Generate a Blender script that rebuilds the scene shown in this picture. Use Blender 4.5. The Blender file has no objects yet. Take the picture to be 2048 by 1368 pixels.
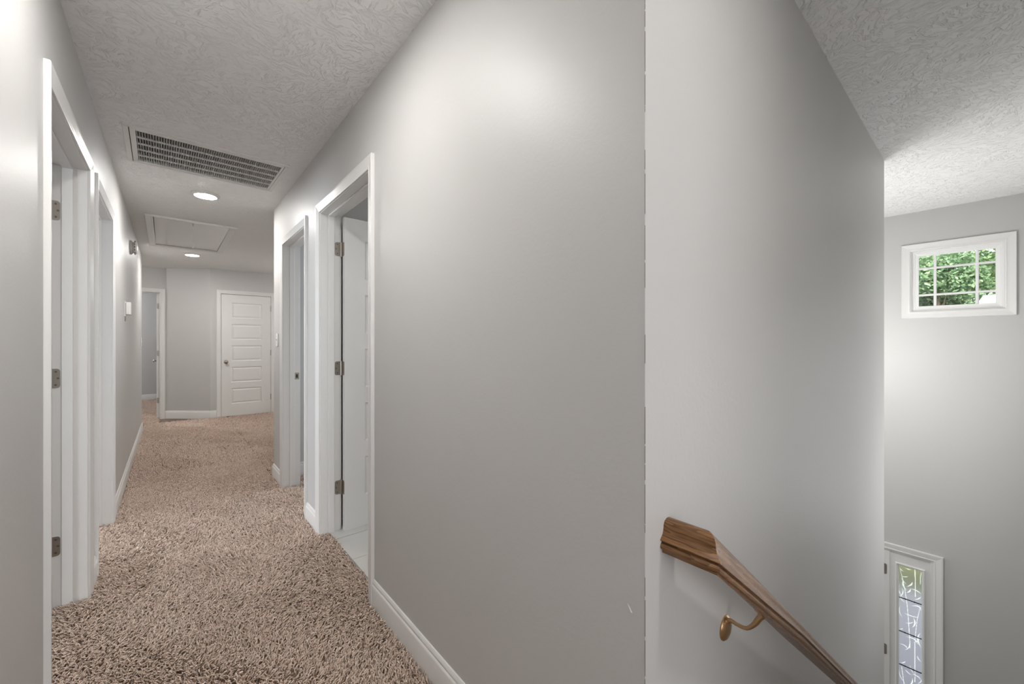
import bpy, bmesh, math, random
import numpy as np
from mathutils import Vector, Matrix

# ------------------------------------------------------------------ camera, sky, lights, exposure
sc = bpy.context.scene
COL = sc.collection
R = math.radians
PI = math.pi
cd = bpy.data.cameras.new('camera'); cam = bpy.data.objects.new('camera', cd); COL.objects.link(cam)
cam.location = (0, 0, 1.22)
cam.rotation_euler = (R(90), 0, -math.atan(684/805))
cd.sensor_width = 36; cd.lens = 805/2048*36; cd.shift_y = 3/2048; cd.clip_start = 0.02; cd.clip_end = 400
sc.camera = cam
sc.view_settings.view_transform = 'Standard'; sc.view_settings.look = 'None'
sc.view_settings.gamma = 1; sc.view_settings.use_curve_mapping = False
sc.view_settings.exposure = 0.09
DISC = 290.0          # strength of the round ceiling lights
w = bpy.data.worlds.new('sky'); sc.world = w; w.use_nodes = True
nt = w.node_tree; nt.nodes.clear()
sky = nt.nodes.new('ShaderNodeTexSky'); sky.sky_type = 'NISHITA'
sky.sun_elevation = R(48); sky.sun_rotation = R(250); sky.sun_disc = False; sky.air_density = 1.2; sky.dust_density = 3
bg = nt.nodes.new('ShaderNodeBackground'); bg.inputs[1].default_value = 0.55
wo = nt.nodes.new('ShaderNodeOutputWorld')
hz = nt.nodes.new('ShaderNodeHueSaturation'); hz.inputs['Saturation'].default_value = .35   # hazy bright sky
nt.links.new(sky.outputs[0], hz.inputs['Color']); nt.links.new(hz.outputs[0], bg.inputs[0]); nt.links.new(bg.outputs[0], wo.inputs[0])
sd = bpy.data.lights.new('sun', 'SUN'); sd.energy = 8.0; sd.angle = R(1.5); sd.color = (1, .96, .9)
sun = bpy.data.objects.new('sun', sd); COL.objects.link(sun)
sun.rotation_euler = Vector((0.62, 0.30, -0.80)).to_track_quat('-Z', 'Y').to_euler()

def area(name, loc, direction, sx, sy, power, color=(1, 1, 1)):
    d = bpy.data.lights.new(name, 'AREA'); d.shape = 'RECTANGLE'; d.size = sx; d.size_y = sy; d.energy = power; d.color = color
    o = bpy.data.objects.new(name, d); COL.objects.link(o); o.location = loc
    o.rotation_euler = Vector(direction).to_track_quat('-Z', 'Y').to_euler(); return o
def point(name, loc, power, radius, color=(1, 1, 1)):
    d = bpy.data.lights.new(name, 'POINT'); d.energy = power; d.shadow_soft_size = radius; d.color = color
    o = bpy.data.objects.new(name, d); COL.objects.link(o); o.location = loc; return o
# daylight through the windows of the side rooms, the foyer lights, and added unseen fills
area('bedroom_window_light', (-3.98, .4, 1.4), (1, 0, 0), 1.5, 1.3, 60, (.90, .95, 1))
area('bedroom_window_light', (-3.98, 5.0, 1.4), (1, 0, 0), 1.5, 1.3, 110, (.84, .91, 1))
area('bedroom_window_light', (-1.6, 11.55, 1.5), (0, -1, 0), 1.4, 1.2, 20,
     (1, .99, .97))
point('far_bedroom_fill_light', (-1.6, 10.3, 2.1), 45, .15, (.95, .97, 1))  # fill added to brighten the far bedroom, stands for no known lamp
area('closet_window_light', (3.45, 3.55, 1.5), (-1, 0, 0), .7, 1.0, 26, (.86, .93, 1))
point('foyer_chandelier_light', (4.10, .82, 1.08), 38, .24, (1, .99, .97))
area('foyer_end_light', (4.4, 3.9, -.6), (0, -1, 0), 1.4, 2.6, 30, (.95, .98, 1))  # area light in front of the closed end wall of the foyer
area('landing_fill_light', (.3, -2.05, 1.3), (0, 1, 0), 1.0, 1.5, 22, (.97, .98, 1))  # fill added behind the camera; the back wall has no window
area('stairwell_fill_light', (3.6, -.60, .6), (-.2, 1, .1), 1.6, 1.6, 20, (.96, .98, 1))  # fill added to lift the stair wall; no window on that side
point('bathroom_fill_light', (2.4, .75, 1.9), 20, .15)  # unseen light added to brighten the open door slab
point('passage_fill_light', (-1.9, 8.1, 2.1), 26, .15, (1, .97, .93))  # unseen light added to brighten the end of the hall
point('loft_fill_light', (2.4, 6.6, 2.1), 28, .12, (1, .98, .95))  # hidden light added for the end walls and the closed door

# ------------------------------------------------------------------ materials
def mat(name, rgb, rough=.5, metal=0, spec=.5, bump=None, var=0, emit=None):
    m = bpy.data.materials.new(name); m.use_nodes = True; n = m.node_tree.nodes; l = m.node_tree.links
    b = n['Principled BSDF']; b.inputs['Base Color'].default_value = (*rgb, 1)
    b.inputs['Roughness'].default_value = rough; b.inputs['Metallic'].default_value = metal
    b.inputs['Specular IOR Level'].default_value = spec
    if emit:
        b.inputs['Emission Color'].default_value = (*emit[0], 1); b.inputs['Emission Strength'].default_value = emit[1]
    tc = n.new('ShaderNodeNewGeometry')
    if var:
        no = n.new('ShaderNodeTexNoise'); no.inputs['Scale'].default_value = 3; no.inputs['Detail'].default_value = 4
        l.new(tc.outputs['Position'], no.inputs['Vector'])
        mx = n.new('ShaderNodeMixRGB'); mx.inputs[1].default_value = (*[c*(1-var) for c in rgb], 1); mx.inputs[2].default_value = (*[min(1, c*(1+var)) for c in rgb], 1)
        l.new(no.outputs['Fac'], mx.inputs[0]); l.new(mx.outputs[0], b.inputs['Base Color'])
    if bump:
        sc_, dist = bump
        no = n.new('ShaderNodeTexNoise'); no.inputs['Scale'].default_value = sc_; no.inputs['Detail'].default_value = 3
        l.new(tc.outputs['Position'], no.inputs['Vector'])
        bp = n.new('ShaderNodeBump'); bp.inputs['Strength'].default_value = 1; bp.inputs['Distance'].default_value = dist
        l.new(no.outputs['Fac'], bp.inputs['Height']); l.new(bp.outputs[0], b.inputs['Normal'])
    return m

M = {}
M['wall'] = mat('wall_paint', (.565, .558, .547), .47, spec=.45, bump=(90, .0004), var=.012)
M['white'] = mat('trim_paint', (.78, .775, .76), .33, spec=.5, bump=(40, .0003))
M['plastic'] = mat('white_plastic', (.80, .79, .77), .35)
M['detector'] = mat('beige_grey_plastic', (.55, .53, .50), .4)  # beige-grey, darker than the white plastic
M['vent'] = mat('vent_enamel', (.74, .73, .71), .4)
M['blade'] = mat('vent_blade', (.60, .59, .57), .5)
M['dark'] = mat('duct_black', (.03, .028, .025), .8)
M['nickel'] = mat('satin_nickel', (.40, .365, .32), .36, metal=.85)
M['screw'] = mat('screw_metal', (.20, .18, .16), .4, metal=.8)
M['knob'] = mat('knob_metal', (.42, .38, .34), .2, metal=1)
M['brass'] = mat('brass', (.50, .32, .17), .3, metal=.9)
M['tile'] = mat('floor_tile', (.60, .585, .56), .3, var=.05)
M['grout'] = mat('tile_grout', (.45, .44, .42), .8)
M['glow'] = mat('lamp_diffuser', (.9, .9, .9), .5, emit=((1, .975, .945), DISC))
M['glowdim'] = mat('landing_lamp_diffuser', (.9, .9, .9), .5, emit=((1, .965, .92), DISC*.62))
M['glownear'] = mat('hall_lamp_diffuser', (.9, .9, .9), .5, emit=((1, .975, .945), DISC*.80))
M['carpetbase'] = mat('carpet_backing', (.20, .145, .11), 1, spec=.1)
M['stair'] = mat('stair_carpet', (.42, .32, .26), 1, spec=.1, bump=(160, .006), var=.1)
M['wood'] = None
M['black'] = mat('came_metal', (.05, .05, .05), .5, metal=.6)
M['vinyl'] = mat('window_vinyl', (.86, .86, .85), .3)
M['subfloor'] = mat('entry_floor', (.50, .47, .43), .4, var=.06)
M['lawn'] = mat('lawn', (.21, .23, .12), 1, spec=.1, bump=(30, .05), var=.35)
M['concrete'] = mat('concrete', (.46, .455, .47), .9, var=.06)
M['shingle'] = mat('roof_shingle', (.36, .35, .37), .9, var=.12)
M['siding'] = mat('house_siding', (.62, .60, .55), .8, var=.04)
M['bark'] = mat('bark', (.22, .18, .14), .95, var=.2)
M['cord'] = mat('white_cord', (.75, .74, .72), .6)
M['caulk'] = mat('old_caulk', (.24, .22, .20), .7)

def glass(name, rough, rgb=(1, 1, 1), solid=.0):
    m = bpy.data.materials.new(name); m.use_nodes = True; n = m.node_tree.nodes; l = m.node_tree.links
    b = n['Principled BSDF']; b.inputs['Base Color'].default_value = (*rgb, 1); b.inputs['Roughness'].default_value = rough
    b.inputs['Transmission Weight'].default_value = 1; b.inputs['IOR'].default_value = 1.45
    return m
M['glass'] = glass('clear_glass', 0.0)

def ceiling_material():
    m = bpy.data.materials.new('ceiling_texture'); m.use_nodes = True; n = m.node_tree.nodes; l = m.node_tree.links
    b = n['Principled BSDF']; b.inputs['Base Color'].default_value = (.88, .878, .872, 1); b.inputs['Roughness'].default_value = .5
    b.inputs['Specular IOR Level'].default_value = .35
    g = n.new('ShaderNodeNewGeometry')
    # slapped brush marks: fans of short ridges, one direction per cell
    vo = n.new('ShaderNodeTexVoronoi'); vo.inputs['Scale'].default_value = 7; vo.inputs['Randomness'].default_value = 1
    l.new(g.outputs['Position'], vo.inputs['Vector'])
    wob = n.new('ShaderNodeTexNoise'); wob.inputs['Scale'].default_value = 14; wob.inputs['Detail'].default_value = 2
    l.new(g.outputs['Position'], wob.inputs['Vector'])
    ws = n.new('ShaderNodeVectorMath'); ws.operation = 'SCALE'; ws.inputs['Scale'].default_value = .10
    l.new(wob.outputs['Color'], ws.inputs[0])
    ad = n.new('ShaderNodeVectorMath'); ad.operation = 'ADD'; l.new(g.outputs['Position'], ad.inputs[0]); l.new(ws.outputs[0], ad.inputs[1])
    rot = n.new('ShaderNodeVectorRotate'); rot.rotation_type = 'Z_AXIS'
    sep = n.new('ShaderNodeSeparateColor'); l.new(vo.outputs['Color'], sep.inputs[0])
    mu = n.new('ShaderNodeMath'); mu.operation = 'MULTIPLY'; mu.inputs[1].default_value = 6.28; l.new(sep.outputs[0], mu.inputs[0])
    l.new(ad.outputs[0], rot.inputs['Vector']); l.new(mu.outputs[0], rot.inputs['Angle'])
    mp = n.new('ShaderNodeMapping'); mp.inputs['Scale'].default_value = (30, 105, 1); l.new(rot.outputs[0], mp.inputs['Vector'])
    no = n.new('ShaderNodeTexNoise'); no.inputs['Scale'].default_value = 1; no.inputs['Detail'].default_value = 2; no.inputs['Distortion'].default_value = .6
    l.new(mp.outputs[0], no.inputs['Vector'])
    rp = n.new('ShaderNodeValToRGB'); rp.color_ramp.elements[0].position = .50; rp.color_ramp.elements[1].position = .66
    l.new(no.outputs['Fac'], rp.inputs[0])
    bp = n.new('ShaderNodeBump'); bp.inputs['Strength'].default_value = 1; bp.inputs['Distance'].default_value = .0028
    l.new(rp.outputs[0], bp.inputs['Height']); l.new(bp.outputs[0], b.inputs['Normal'])
    return m
M['ceiling'] = ceiling_material()

def wood_material():
    m = bpy.data.materials.new('oak'); m.use_nodes = True; n = m.node_tree.nodes; l = m.node_tree.links
    b = n['Principled BSDF']; b.inputs['Roughness'].default_value = .33; b.inputs['Specular IOR Level'].default_value = .4
    b.inputs['Coat Weight'].default_value = .12; b.inputs['Coat Roughness'].default_value = .12
    uv = n.new('ShaderNodeUVMap')
    mp = n.new('ShaderNodeMapping'); mp.inputs['Scale'].default_value = (5, 26, 1); l.new(uv.outputs[0], mp.inputs[0])
    no0 = n.new('ShaderNodeTexNoise'); no0.inputs['Scale'].default_value = 1.0; no0.inputs['Detail'].default_value = 3; l.new(mp.outputs[0], no0.inputs['Vector'])
    m1 = n.new('ShaderNodeMath'); m1.operation = 'MULTIPLY'; m1.inputs[1].default_value = 11; l.new(no0.outputs['Fac'], m1.inputs[0])
    m2 = n.new('ShaderNodeMath'); m2.operation = 'FRACT'; l.new(m1.outputs[0], m2.inputs[0])
    mp2 = n.new('ShaderNodeMapping'); mp2.inputs['Scale'].default_value = (16, 900, 1); l.new(uv.outputs[0], mp2.inputs[0])
    no1 = n.new('ShaderNodeTexNoise'); no1.inputs['Scale'].default_value = 1.0; no1.inputs['Detail'].default_value = 3; l.new(mp2.outputs[0], no1.inputs['Vector'])
    mx = n.new('ShaderNodeMath'); mx.operation = 'MULTIPLY_ADD'; mx.inputs[1].default_value = .30; l.new(m2.outputs[0], mx.inputs[0]); 
    m3 = n.new('ShaderNodeMath'); m3.operation = 'MULTIPLY'; m3.inputs[1].default_value = .72; l.new(no1.outputs['Fac'], m3.inputs[0]); l.new(m3.outputs[0], mx.inputs[2])
    rp = n.new('ShaderNodeValToRGB'); e = rp.color_ramp.elements
    e[0].position = .30; e[0].color = (.095, .040, .014, 1); e[1].position = .70; e[1].color = (.30, .150, .058, 1)
    l.new(mx.outputs[0], rp.inputs[0]); l.new(rp.outputs[0], b.inputs['Base Color'])
    bp = n.new('ShaderNodeBump'); bp.inputs['Distance'].default_value = .0004; bp.inputs['Strength'].default_value = .6
    l.new(no1.outputs['Fac'], bp.inputs['Height']); l.new(bp.outputs[0], b.inputs['Normal'])
    return m
M['wood'] = wood_material()

def pile_material():
    m = bpy.data.materials.new('carpet_yarn'); m.use_nodes = True; n = m.node_tree.nodes; l = m.node_tree.links
    b = n['Principled BSDF']; b.inputs['Roughness'].default_value = .95; b.inputs['Specular IOR Level'].default_value = .12
    at = n.new('ShaderNodeAttribute'); at.attribute_name = 'yarn'
    rp = n.new('ShaderNodeValToRGB'); e = rp.color_ramp.elements
    e[0].color = (.60, .455, .365, 1); e[1].color = (.98, .81, .695, 1)
    l.new(at.outputs['Fac'], rp.inputs[0]); l.new(rp.outputs[0], b.inputs['Base Color'])
    return m
M['pile'] = pile_material()

def leaf_material(name, a, b_):
    m = bpy.data.materials.new(name); m.use_nodes = True; n = m.node_tree.nodes; l = m.node_tree.links
    p = n['Principled BSDF']; p.inputs['Roughness'].default_value = .6
    at = n.new('ShaderNodeAttribute'); at.attribute_name = 'yarn'
    rp = n.new('ShaderNodeValToRGB'); e = rp.color_ramp.elements; e[0].color = (*a, 1); e[1].color = (*b_, 1)
    l.new(at.outputs['Fac'], rp.inputs[0]); l.new(rp.outputs[0], p.inputs['Base Color'])
    tr = n.new('ShaderNodeBsdfTranslucent'); l.new(rp.outputs[0], tr.inputs[0])
    mx = n.new('ShaderNodeMixShader'); mx.inputs[0].default_value = .35
    l.new(p.outputs[0], mx.inputs[1]); l.new(tr.outputs[0], mx.inputs[2]); l.new(mx.outputs[0], n['Material Output'].inputs[0])
    return m
M['leafa'] = leaf_material('leaves_fresh', (.12, .24, .09), (.36, .48, .24))
M['leafb'] = leaf_material('leaves_deep', (.09, .19, .09), (.26, .38, .20))

# ------------------------------------------------------------------ helpers
class MB:
    def __init__(s): s.v = []; s.f = []
    def add(s, v, f):
        k = len(s.v); s.v += [tuple(p) for p in v]; s.f += [tuple(i+k for i in q) for q in f]; return s
    def box(s, x0, x1, y0, y1, z0, z1):
        return s.add([(x0,y0,z0),(x1,y0,z0),(x1,y1,z0),(x0,y1,z0),(x0,y0,z1),(x1,y0,z1),(x1,y1,z1),(x0,y1,z1)],
                     [(0,3,2,1),(4,5,6,7),(0,1,5,4),(1,2,6,5),(2,3,7,6),(3,0,4,7)])
    def loft(s, rings, closed=True, caps=True):
        n = len(rings[0]); v = [p for r in rings for p in r]; f = []
        for a in range(len(rings)-1):
            for i in range(n if closed else n-1):
                j = (i+1) % n; f.append((a*n+i, a*n+j, (a+1)*n+j, (a+1)*n+i))
        if caps: f.append(tuple(reversed(range(n)))); f.append(tuple((len(rings)-1)*n+i for i in range(n)))
        return s.add(v, f)
    def lathe(s, prof, c=(0,0,0), axis='Z', n=32):
        rings = []
        for r, h in prof:
            ring = []
            for i in range(n):
                a = 2*PI*i/n; x, y = r*math.cos(a), r*math.sin(a)
                p = {'Z': (x, y, h), 'X': (h, x, y), 'Y': (y, h, x)}[axis]
                ring.append((c[0]+p[0], c[1]+p[1], c[2]+p[2]))
            rings.append(ring)
        return s.loft(rings)
    def tube(s, pts, rad, n=10):
        pts = [Vector(p) for p in pts]; rings = []
        up = Vector((0, 0, 1))
        for i, p in enumerate(pts):
            t = (pts[min(i+1, len(pts)-1)]-pts[max(i-1, 0)]).normalized()
            a = t.cross(up)
            if a.length < 1e-3: a = Vector((1, 0, 0))
            a.normalize(); b = t.cross(a)
            r = rad[i] if isinstance(rad, (list, tuple)) else rad
            rings.append([p+a*math.cos(2*PI*k/n)*r+b*math.sin(2*PI*k/n)*r for k in range(n)])
        return s.loft(rings)
    def build(s, name, m, parent=None, smooth=False, bevel=0, loc=None, rotz=0):
        me = bpy.data.meshes.new(name); me.from_pydata(s.v, [], s.f); me.validate()
        bm = bmesh.new(); bm.from_mesh(me); bmesh.ops.recalc_face_normals(bm, faces=bm.faces); bm.to_mesh(me); bm.free()
        me.materials.append(M[m])
        if smooth:
            me.polygons.foreach_set('use_smooth', [True]*len(me.polygons))
            me.set_sharp_from_angle(angle=R(40))
        o = bpy.data.objects.new(name, me); COL.objects.link(o)
        if parent: o.parent = parent
        if loc: o.location = loc
        o.rotation_euler[2] = rotz
        if bevel:
            b = o.modifiers.new('bevel', 'BEVEL'); b.width = bevel; b.segments = 2; b.limit_method = 'ANGLE'
        return o
def empty(name, loc=(0,0,0), rotz=0, parent=None):
    o = bpy.data.objects.new(name, None); COL.objects.link(o); o.location = loc; o.rotation_euler[2] = rotz
    o.empty_display_size = .1
    if parent: o.parent = parent
    return o
def tag(o, label=None, cat=None, group=None, kind=None):
    if label: o['label'] = label
    if cat: o['category'] = cat
    if group: o['group'] = group
    if kind: o['kind'] = kind
    return o
def structure(o): o['kind'] = 'structure'; return o

# ------------------------------------------------------------------ shell
ZT = 2.44; ZB = -2.85
XL, XR, YS, XF = -.298, .722, .44, 5.275     # hall faces, stair wall face, front wall face
XC = 3.64                                    # end of the stair wall
H = 2.04
def wall_y(name, x0, x1, segs, z0=0, z1=ZT, openings=()):
    """wall running along Y between faces x0..x1; openings (y0, y1, zlo, zhi)"""
    b = MB(); ya, yb = segs; cur = ya
    for (a, c, lo, hi) in sorted(openings):
        b.box(x0, x1, cur, a, z0, z1)
        if lo > z0: b.box(x0, x1, a, c, z0, lo)
        if hi < z1: b.box(x0, x1, a, c, hi, z1)
        cur = c
    b.box(x0, x1, cur, yb, z0, z1)
    return structure(b.build(name, 'wall'))
def wall_x(name, y0, y1, segs, z0=0, z1=ZT, openings=()):
    b = MB(); cur = segs[0]
    for (a, c, lo, hi) in sorted(openings):
        b.box(cur, a, y0, y1, z0, z1)
        if lo > z0: b.box(a, c, y0, y1, z0, lo)
        if hi < z1: b.box(a, c, y0, y1, hi, z1)
        cur = c
    b.box(cur, segs[1], y0, y1, z0, z1)
    return structure(b.build(name, 'wall'))
J = .018
T = .12
L1 = (1.945, 2.76); L2 = (3.035, 3.775); R1 = (1.897, 2.713); R2 = (3.09, 3.80)
op = lambda d: (d[0]-J, d[1]+J, 0, H+J)
wall_y('wall_left', XL-T, XL, (-2.1, 7.57), openings=[op(L1), op(L2)])
wall_y('wall_right', XR, XR+T, (YS+.12, 4.2), openings=[op(R1), op(R2)])
wall_x('wall_stair', YS, YS+.12, (XR, XC), z0=ZB)
wall_y('wall_foyer', XC-.12, XC, (YS+.12, 4.1), z0=ZB)
WY0, WY1, WZ0, WZ1 = -.106, .457, 1.512, 2.080
DY0, DY1, DZ = .306, 1.60, -.745

b = MB()
b.box(XF, XF+.16, -.78, WY0, ZB, ZT); b.box(XF, XF+.16, WY0, WY1, WZ1, ZT)
b.box(XF, XF+.16, WY0, DY0, ZB, WZ0); b.box(XF, XF+.16, DY0, WY1, DZ, WZ0)
b.box(XF, XF+.16, WY1, DY1, DZ, ZT); b.box(XF, XF+.16, DY1, 4.1, ZB, ZT)
structure(b.build('wall_front', 'wall'))
EL = (-.883, -.123); ER = (.641, 1.352)
YEL, YER = 8.62, 8.14
wall_x('wall_end_left', YEL, YEL+T, (-4.0, -.045), openings=[(EL[0]-J, EL[1]+J, 0, H+J)])
wall_x('wall_end_right', YER, YER+T, (.50, 3.64), openings=[(ER[0]-J, ER[1]+J, 0, H+J)])
dg0 = Vector((-.045, YEL)); dg1 = Vector((.50, YER)); dn = Vector((dg1.y-dg0.y, -(dg1.x-dg0.x))).normalized()
if dn.y > 0: dn = -dn
b = MB(); q = [dg0, dg1, dg1-dn*.12+Vector((.05, 0)), dg0-dn*.12]
b.loft([[(p.x, p.y, 0) for p in q], [(p.x, p.y, ZT) for p in q]])
structure(b.build('wall_end_diagonal', 'wall'))
# partitions and outer walls that close the rooms
b = MB()
b.box(-4.0, XL-T, 2.84, 2.96, 0, ZT); b.box(-4.0, XL-T, 7.45, 7.57, 0, ZT)
structure(b.build('wall_bedroom_partition', 'wall'))
b = MB(); b.box(XR+T, XC-.12, 2.90, 3.0, 0, ZT); b.box(XR+T, XC-.12, 4.09, 4.2, 0, ZT)
structure(b.build('wall_bathroom_partition', 'wall'))
b = MB(); b.box(-4.12, -4.0, -2.2, 11.8, ZB, ZT); structure(b.build('wall_outer_left', 'wall'))
b = MB(); b.box(-4.0, XC, 11.66, 11.8, 0, ZT); structure(b.build('wall_outer_end', 'wall'))
b = MB(); b.box(XC, XC+.12, 4.2, 11.8, 0, ZT); structure(b.build('wall_outer_right', 'wall'))
b = MB(); b.box(-4.0, .98, -2.2, -2.1, 0, ZT); structure(b.build('wall_back', 'wall'))
b = MB(); b.box(.86, .98, -2.1, -.74, 0, ZT); b.box(.86, XF, -.74, -.62, ZB, ZT); structure(b.build('wall_stair_side', 'wall'))
b = MB(); b.box(XC, XF+.16, 4.1, 4.2, ZB, ZT); structure(b.build('wall_foyer_end', 'wall'))

# ceiling with the two openings
VX = (-.188, .606, 3.125, 3.672); HX = (-.130, .482, 5.162, 6.60)
xs = sorted({-4.12, VX[0], VX[1], HX[0], HX[1], XF+.4}); ys = sorted({-2.2, VX[2], VX[3], HX[2], HX[3], 11.8})
b = MB()
for i in range(len(xs)-1):
    for j in range(len(ys)-1):
        cx, cy = (xs[i]+xs[i+1])/2, (ys[j]+ys[j+1])/2
        hole = any(h[0] < cx < h[1] and h[2] < cy < h[3] for h in (VX, HX))
        if not hole: b.add([(xs[i],ys[j],ZT),(xs[i+1],ys[j],ZT),(xs[i+1],ys[j+1],ZT),(xs[i],ys[j+1],ZT)], [(0,3,2,1)])
for h in (VX, HX):
    c = [(h[0],h[2]),(h[1],h[2]),(h[1],h[3]),(h[0],h[3])]
    for k in range(4):
        p, q = c[k], c[(k+1)%4]
        b.add([(*p,ZT),(*q,ZT),(*q,ZT+.2),(*p,ZT+.2)], [(0,1,2,3)])
b.add([(-4.12,-2.2,ZT+.2),(XF+.4,-2.2,ZT+.2),(XF+.4,11.8,ZT+.2),(-4.12,11.8,ZT+.2)], [(0,1,2,3)])
for (p, q) in (((-4.12,-2.2),(XF+.4,-2.2)),((XF+.4,-2.2),(XF+.4,11.8)),((XF+.4,11.8),(-4.12,11.8)),((-4.12,11.8),(-4.12,-2.2))):
    b.add([(*p,ZT),(*q,ZT),(*q,ZT+.2),(*p,ZT+.2)], [(0,1,2,3)])
structure(b.build('ceiling', 'ceiling'))

# floors
b = MB(); b.box(-4.0, .85, -2.1, 11.66, -.28, 0); b.box(.85, XC-.12, YS+.12, 11.66, -.28, 0)
structure(b.build('floor', 'carpetbase'))
b = MB(); b.box(.0, XF+.16, -.74, 4.2, ZB-.15, ZB); structure(b.build('floor_entry', 'subfloor'))
# stairs down to the entry, each step a part
st = structure(empty('stairs', (.85, 0, 0)))
for k in range(14):
    b = MB(); x0 = k*.254; z = -(k+1)*.19
    b.box(x0, x0+.28 if k < 13 else x0+.254, -.62, YS, z-.03, z); b.box(x0, x0+.02, -.62, YS, z-.16, z-.03)
    b.box(x0, x0+.254, -.62, YS, max(ZB, z-.5), z-.16)
    b.build('step', 'stair', st)
# stair stringer boards against the wall
m_ = .748
b = MB(); b.loft([[(.92,y,.05),(4.4,y,.05-m_*3.48),(4.4,y,-.2-m_*3.48),(.92,y,-.25)] for y in (YS-.015, YS)])
structure(b.build('trim_1', 'white'))

# bathroom floor: tiles over grout
tf = structure(MB().box(XR+.05, XC-.12, YS+.12, 2.90, 0, .006).build('floor_bathroom', 'grout'))
tm = MB(); tm.box(0, .30, 0, .30, .004, .014); tile0 = None
for i in range(10):
    for j in range(8):
        x = XR+.055+i*.304; y = 2.895-.30-j*.304
        if x+.30 > XC-.1 or y < YS+.1: continue
        if tile0 is None: o = tile0 = tm.build('tile', 'tile', tf, bevel=.002)
        else: o = tile0.copy(); COL.objects.link(o)
        o.location = (x, y, random.Random(i*9+j).uniform(-.001, .0005))

# ------------------------------------------------------------------ trim profiles
CAS = [(0, 0), (0, .008), (.004, .0095), (.010, .0105), (.013, .0085), (.018, .0105), (.034, .0125), (.042, .0145), (.050, .0165), (.055, .016), (.057, .013), (.057, 0)]
def casing(parent, x0, x1, zt, z0=0, yf=0, sgn=1, bottom=False, prof=CAS, name='casing'):
    """mitred casing round an opening x0..x1, top zt, in the parent's local frame, wall face at y=yf, standing out along sgn*y"""
    P = lambda x, p, z: (x, yf+sgn*p, z)
    zl = lambda a: (z0-a) if bottom else z0
    for (xe, s) in ((x0, -1), (x1, 1)):
        MB().loft([[P(xe+s*a, p, zl(a)) for a, p in prof], [P(xe+s*a, p, zt+a) for a, p in prof]]).build(name, 'white', parent, smooth=True)
    MB().loft([[P(x0-a, p, zt+a) for a, p in prof], [P(x1+a, p, zt+a) for a, p in prof]]).build(name, 'white', parent, smooth=True)
    if bottom: MB().loft([[P(x0-a, p, z0-a) for a, p in prof], [P(x1+a, p, z0-a) for a, p in prof]]).build(name, 'white', parent, smooth=True)
BASE = [(0, 0), (.013, 0), (.013, .100), (.0115, .106), (.008, .109), (.0095, .114), (.007, .122), (.004, .128), (0, .129)]
def baseboard(name, pts, side=1):
    """pts: polyline on the wall faces (x, y); the board stands out to the left (side=1) of the direction of travel"""
    pts = [Vector(p) for p in pts]; rings = []
    for i, p in enumerate(pts):
        if i == 0: n = (pts[1]-p).normalized(); nn = Vector((-n.y, n.x))*side; k = 1
        elif i == len(pts)-1: n = (p-pts[i-1]).normalized(); nn = Vector((-n.y, n.x))*side; k = 1
        else:
            a = (p-pts[i-1]).normalized(); c = (pts[i+1]-p).normalized()
            na = Vector((-a.y, a.x))*side; nc = Vector((-c.y, c.x))*side
            nn = (na+nc).normalized(); k = 1/max(.3, nn.dot(na))
        rings.append([(p.x+nn.x*d*k, p.y+nn.y*d*k, z) for d, z in BASE])
    return structure(MB().loft(rings).build(name, 'white', smooth=True))
cw = .058+.005
baseboard('baseboard_right', [(XR, R1[0]-cw), (XR, YS)], -1)
baseboard('baseboard_right_middle', [(XR, R2[0]-cw), (XR, R1[1]+cw)], -1)
baseboard('baseboard_right_corner', [(2.6, 4.2), (XR, 4.2), (XR, R2[1]+cw)], -1)
baseboard('baseboard_left', [(XL, -2.1), (XL, L1[0]-cw)], -1)
baseboard('baseboard_left_middle', [(XL, L1[1]+cw), (XL, L2[0]-cw)], -1)
baseboard('baseboard_left_far', [(XL, L2[1]+cw), (XL, 7.57), (-2.6, 7.57)], -1)
baseboard('baseboard_end', [(EL[1]+cw, YEL), (-.045, YEL), (.50, YER), (ER[0]-cw, YER)], -1)
baseboard('baseboard_end_right', [(ER[1]+cw, YER), (3.6, YER)], -1)
baseboard('baseboard_bedroom_end', [(-3.9, 11.66), (3.5, 11.66)], -1)
baseboard('baseboard_closet', [(XR+T, 4.09), (XC-.12, 4.09)], -1)
baseboard('baseboard_front', [(XF, .24), (XF, -.62)], -1).location.z = ZB

# ------------------------------------------------------------------ door hardware
def plate(b, cy, cz, w_, h_, x0, x1, rr=.012, roundside=1, flip=False):
    """rounded plate in the YZ plane (or XZ if flip) from x0 to x1"""
    pts = []
    for (sy, sz, a0) in ((1, 1, 0), (-1, 1, 90), (-1, -1, 180), (1, -1, 270)):
        r = rr if sy == roundside else .0012
        for k in range(5):
            a = R(a0+k*22.5); pts.append((cy+sy*(w_/2-r)+r*math.cos(a), cz+sz*(h_/2-r)+r*math.sin(a)))
    if flip: b.loft([[(p, x0, z) for p, z in pts], [(p, x1, z) for p, z in pts]])
    else: b.loft([[(x0, p, z) for p, z in pts], [(x1, p, z) for p, z in pts]])
def knob_mesh(s=1):
    """knob along +Y*s from y=0"""
    b = MB(); b.lathe([(r, h*s) for r, h in [(.001,0),(.031,0),(.032,.003),(.029,.007),(.014,.010),(.011,.014),(.011,.024),(.016,.028),(.024,.034),(.0275,.042),(.027,.050),(.022,.057),(.012,.061),(.001,.062)]], axis='Y', n=28)
    return b
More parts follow.
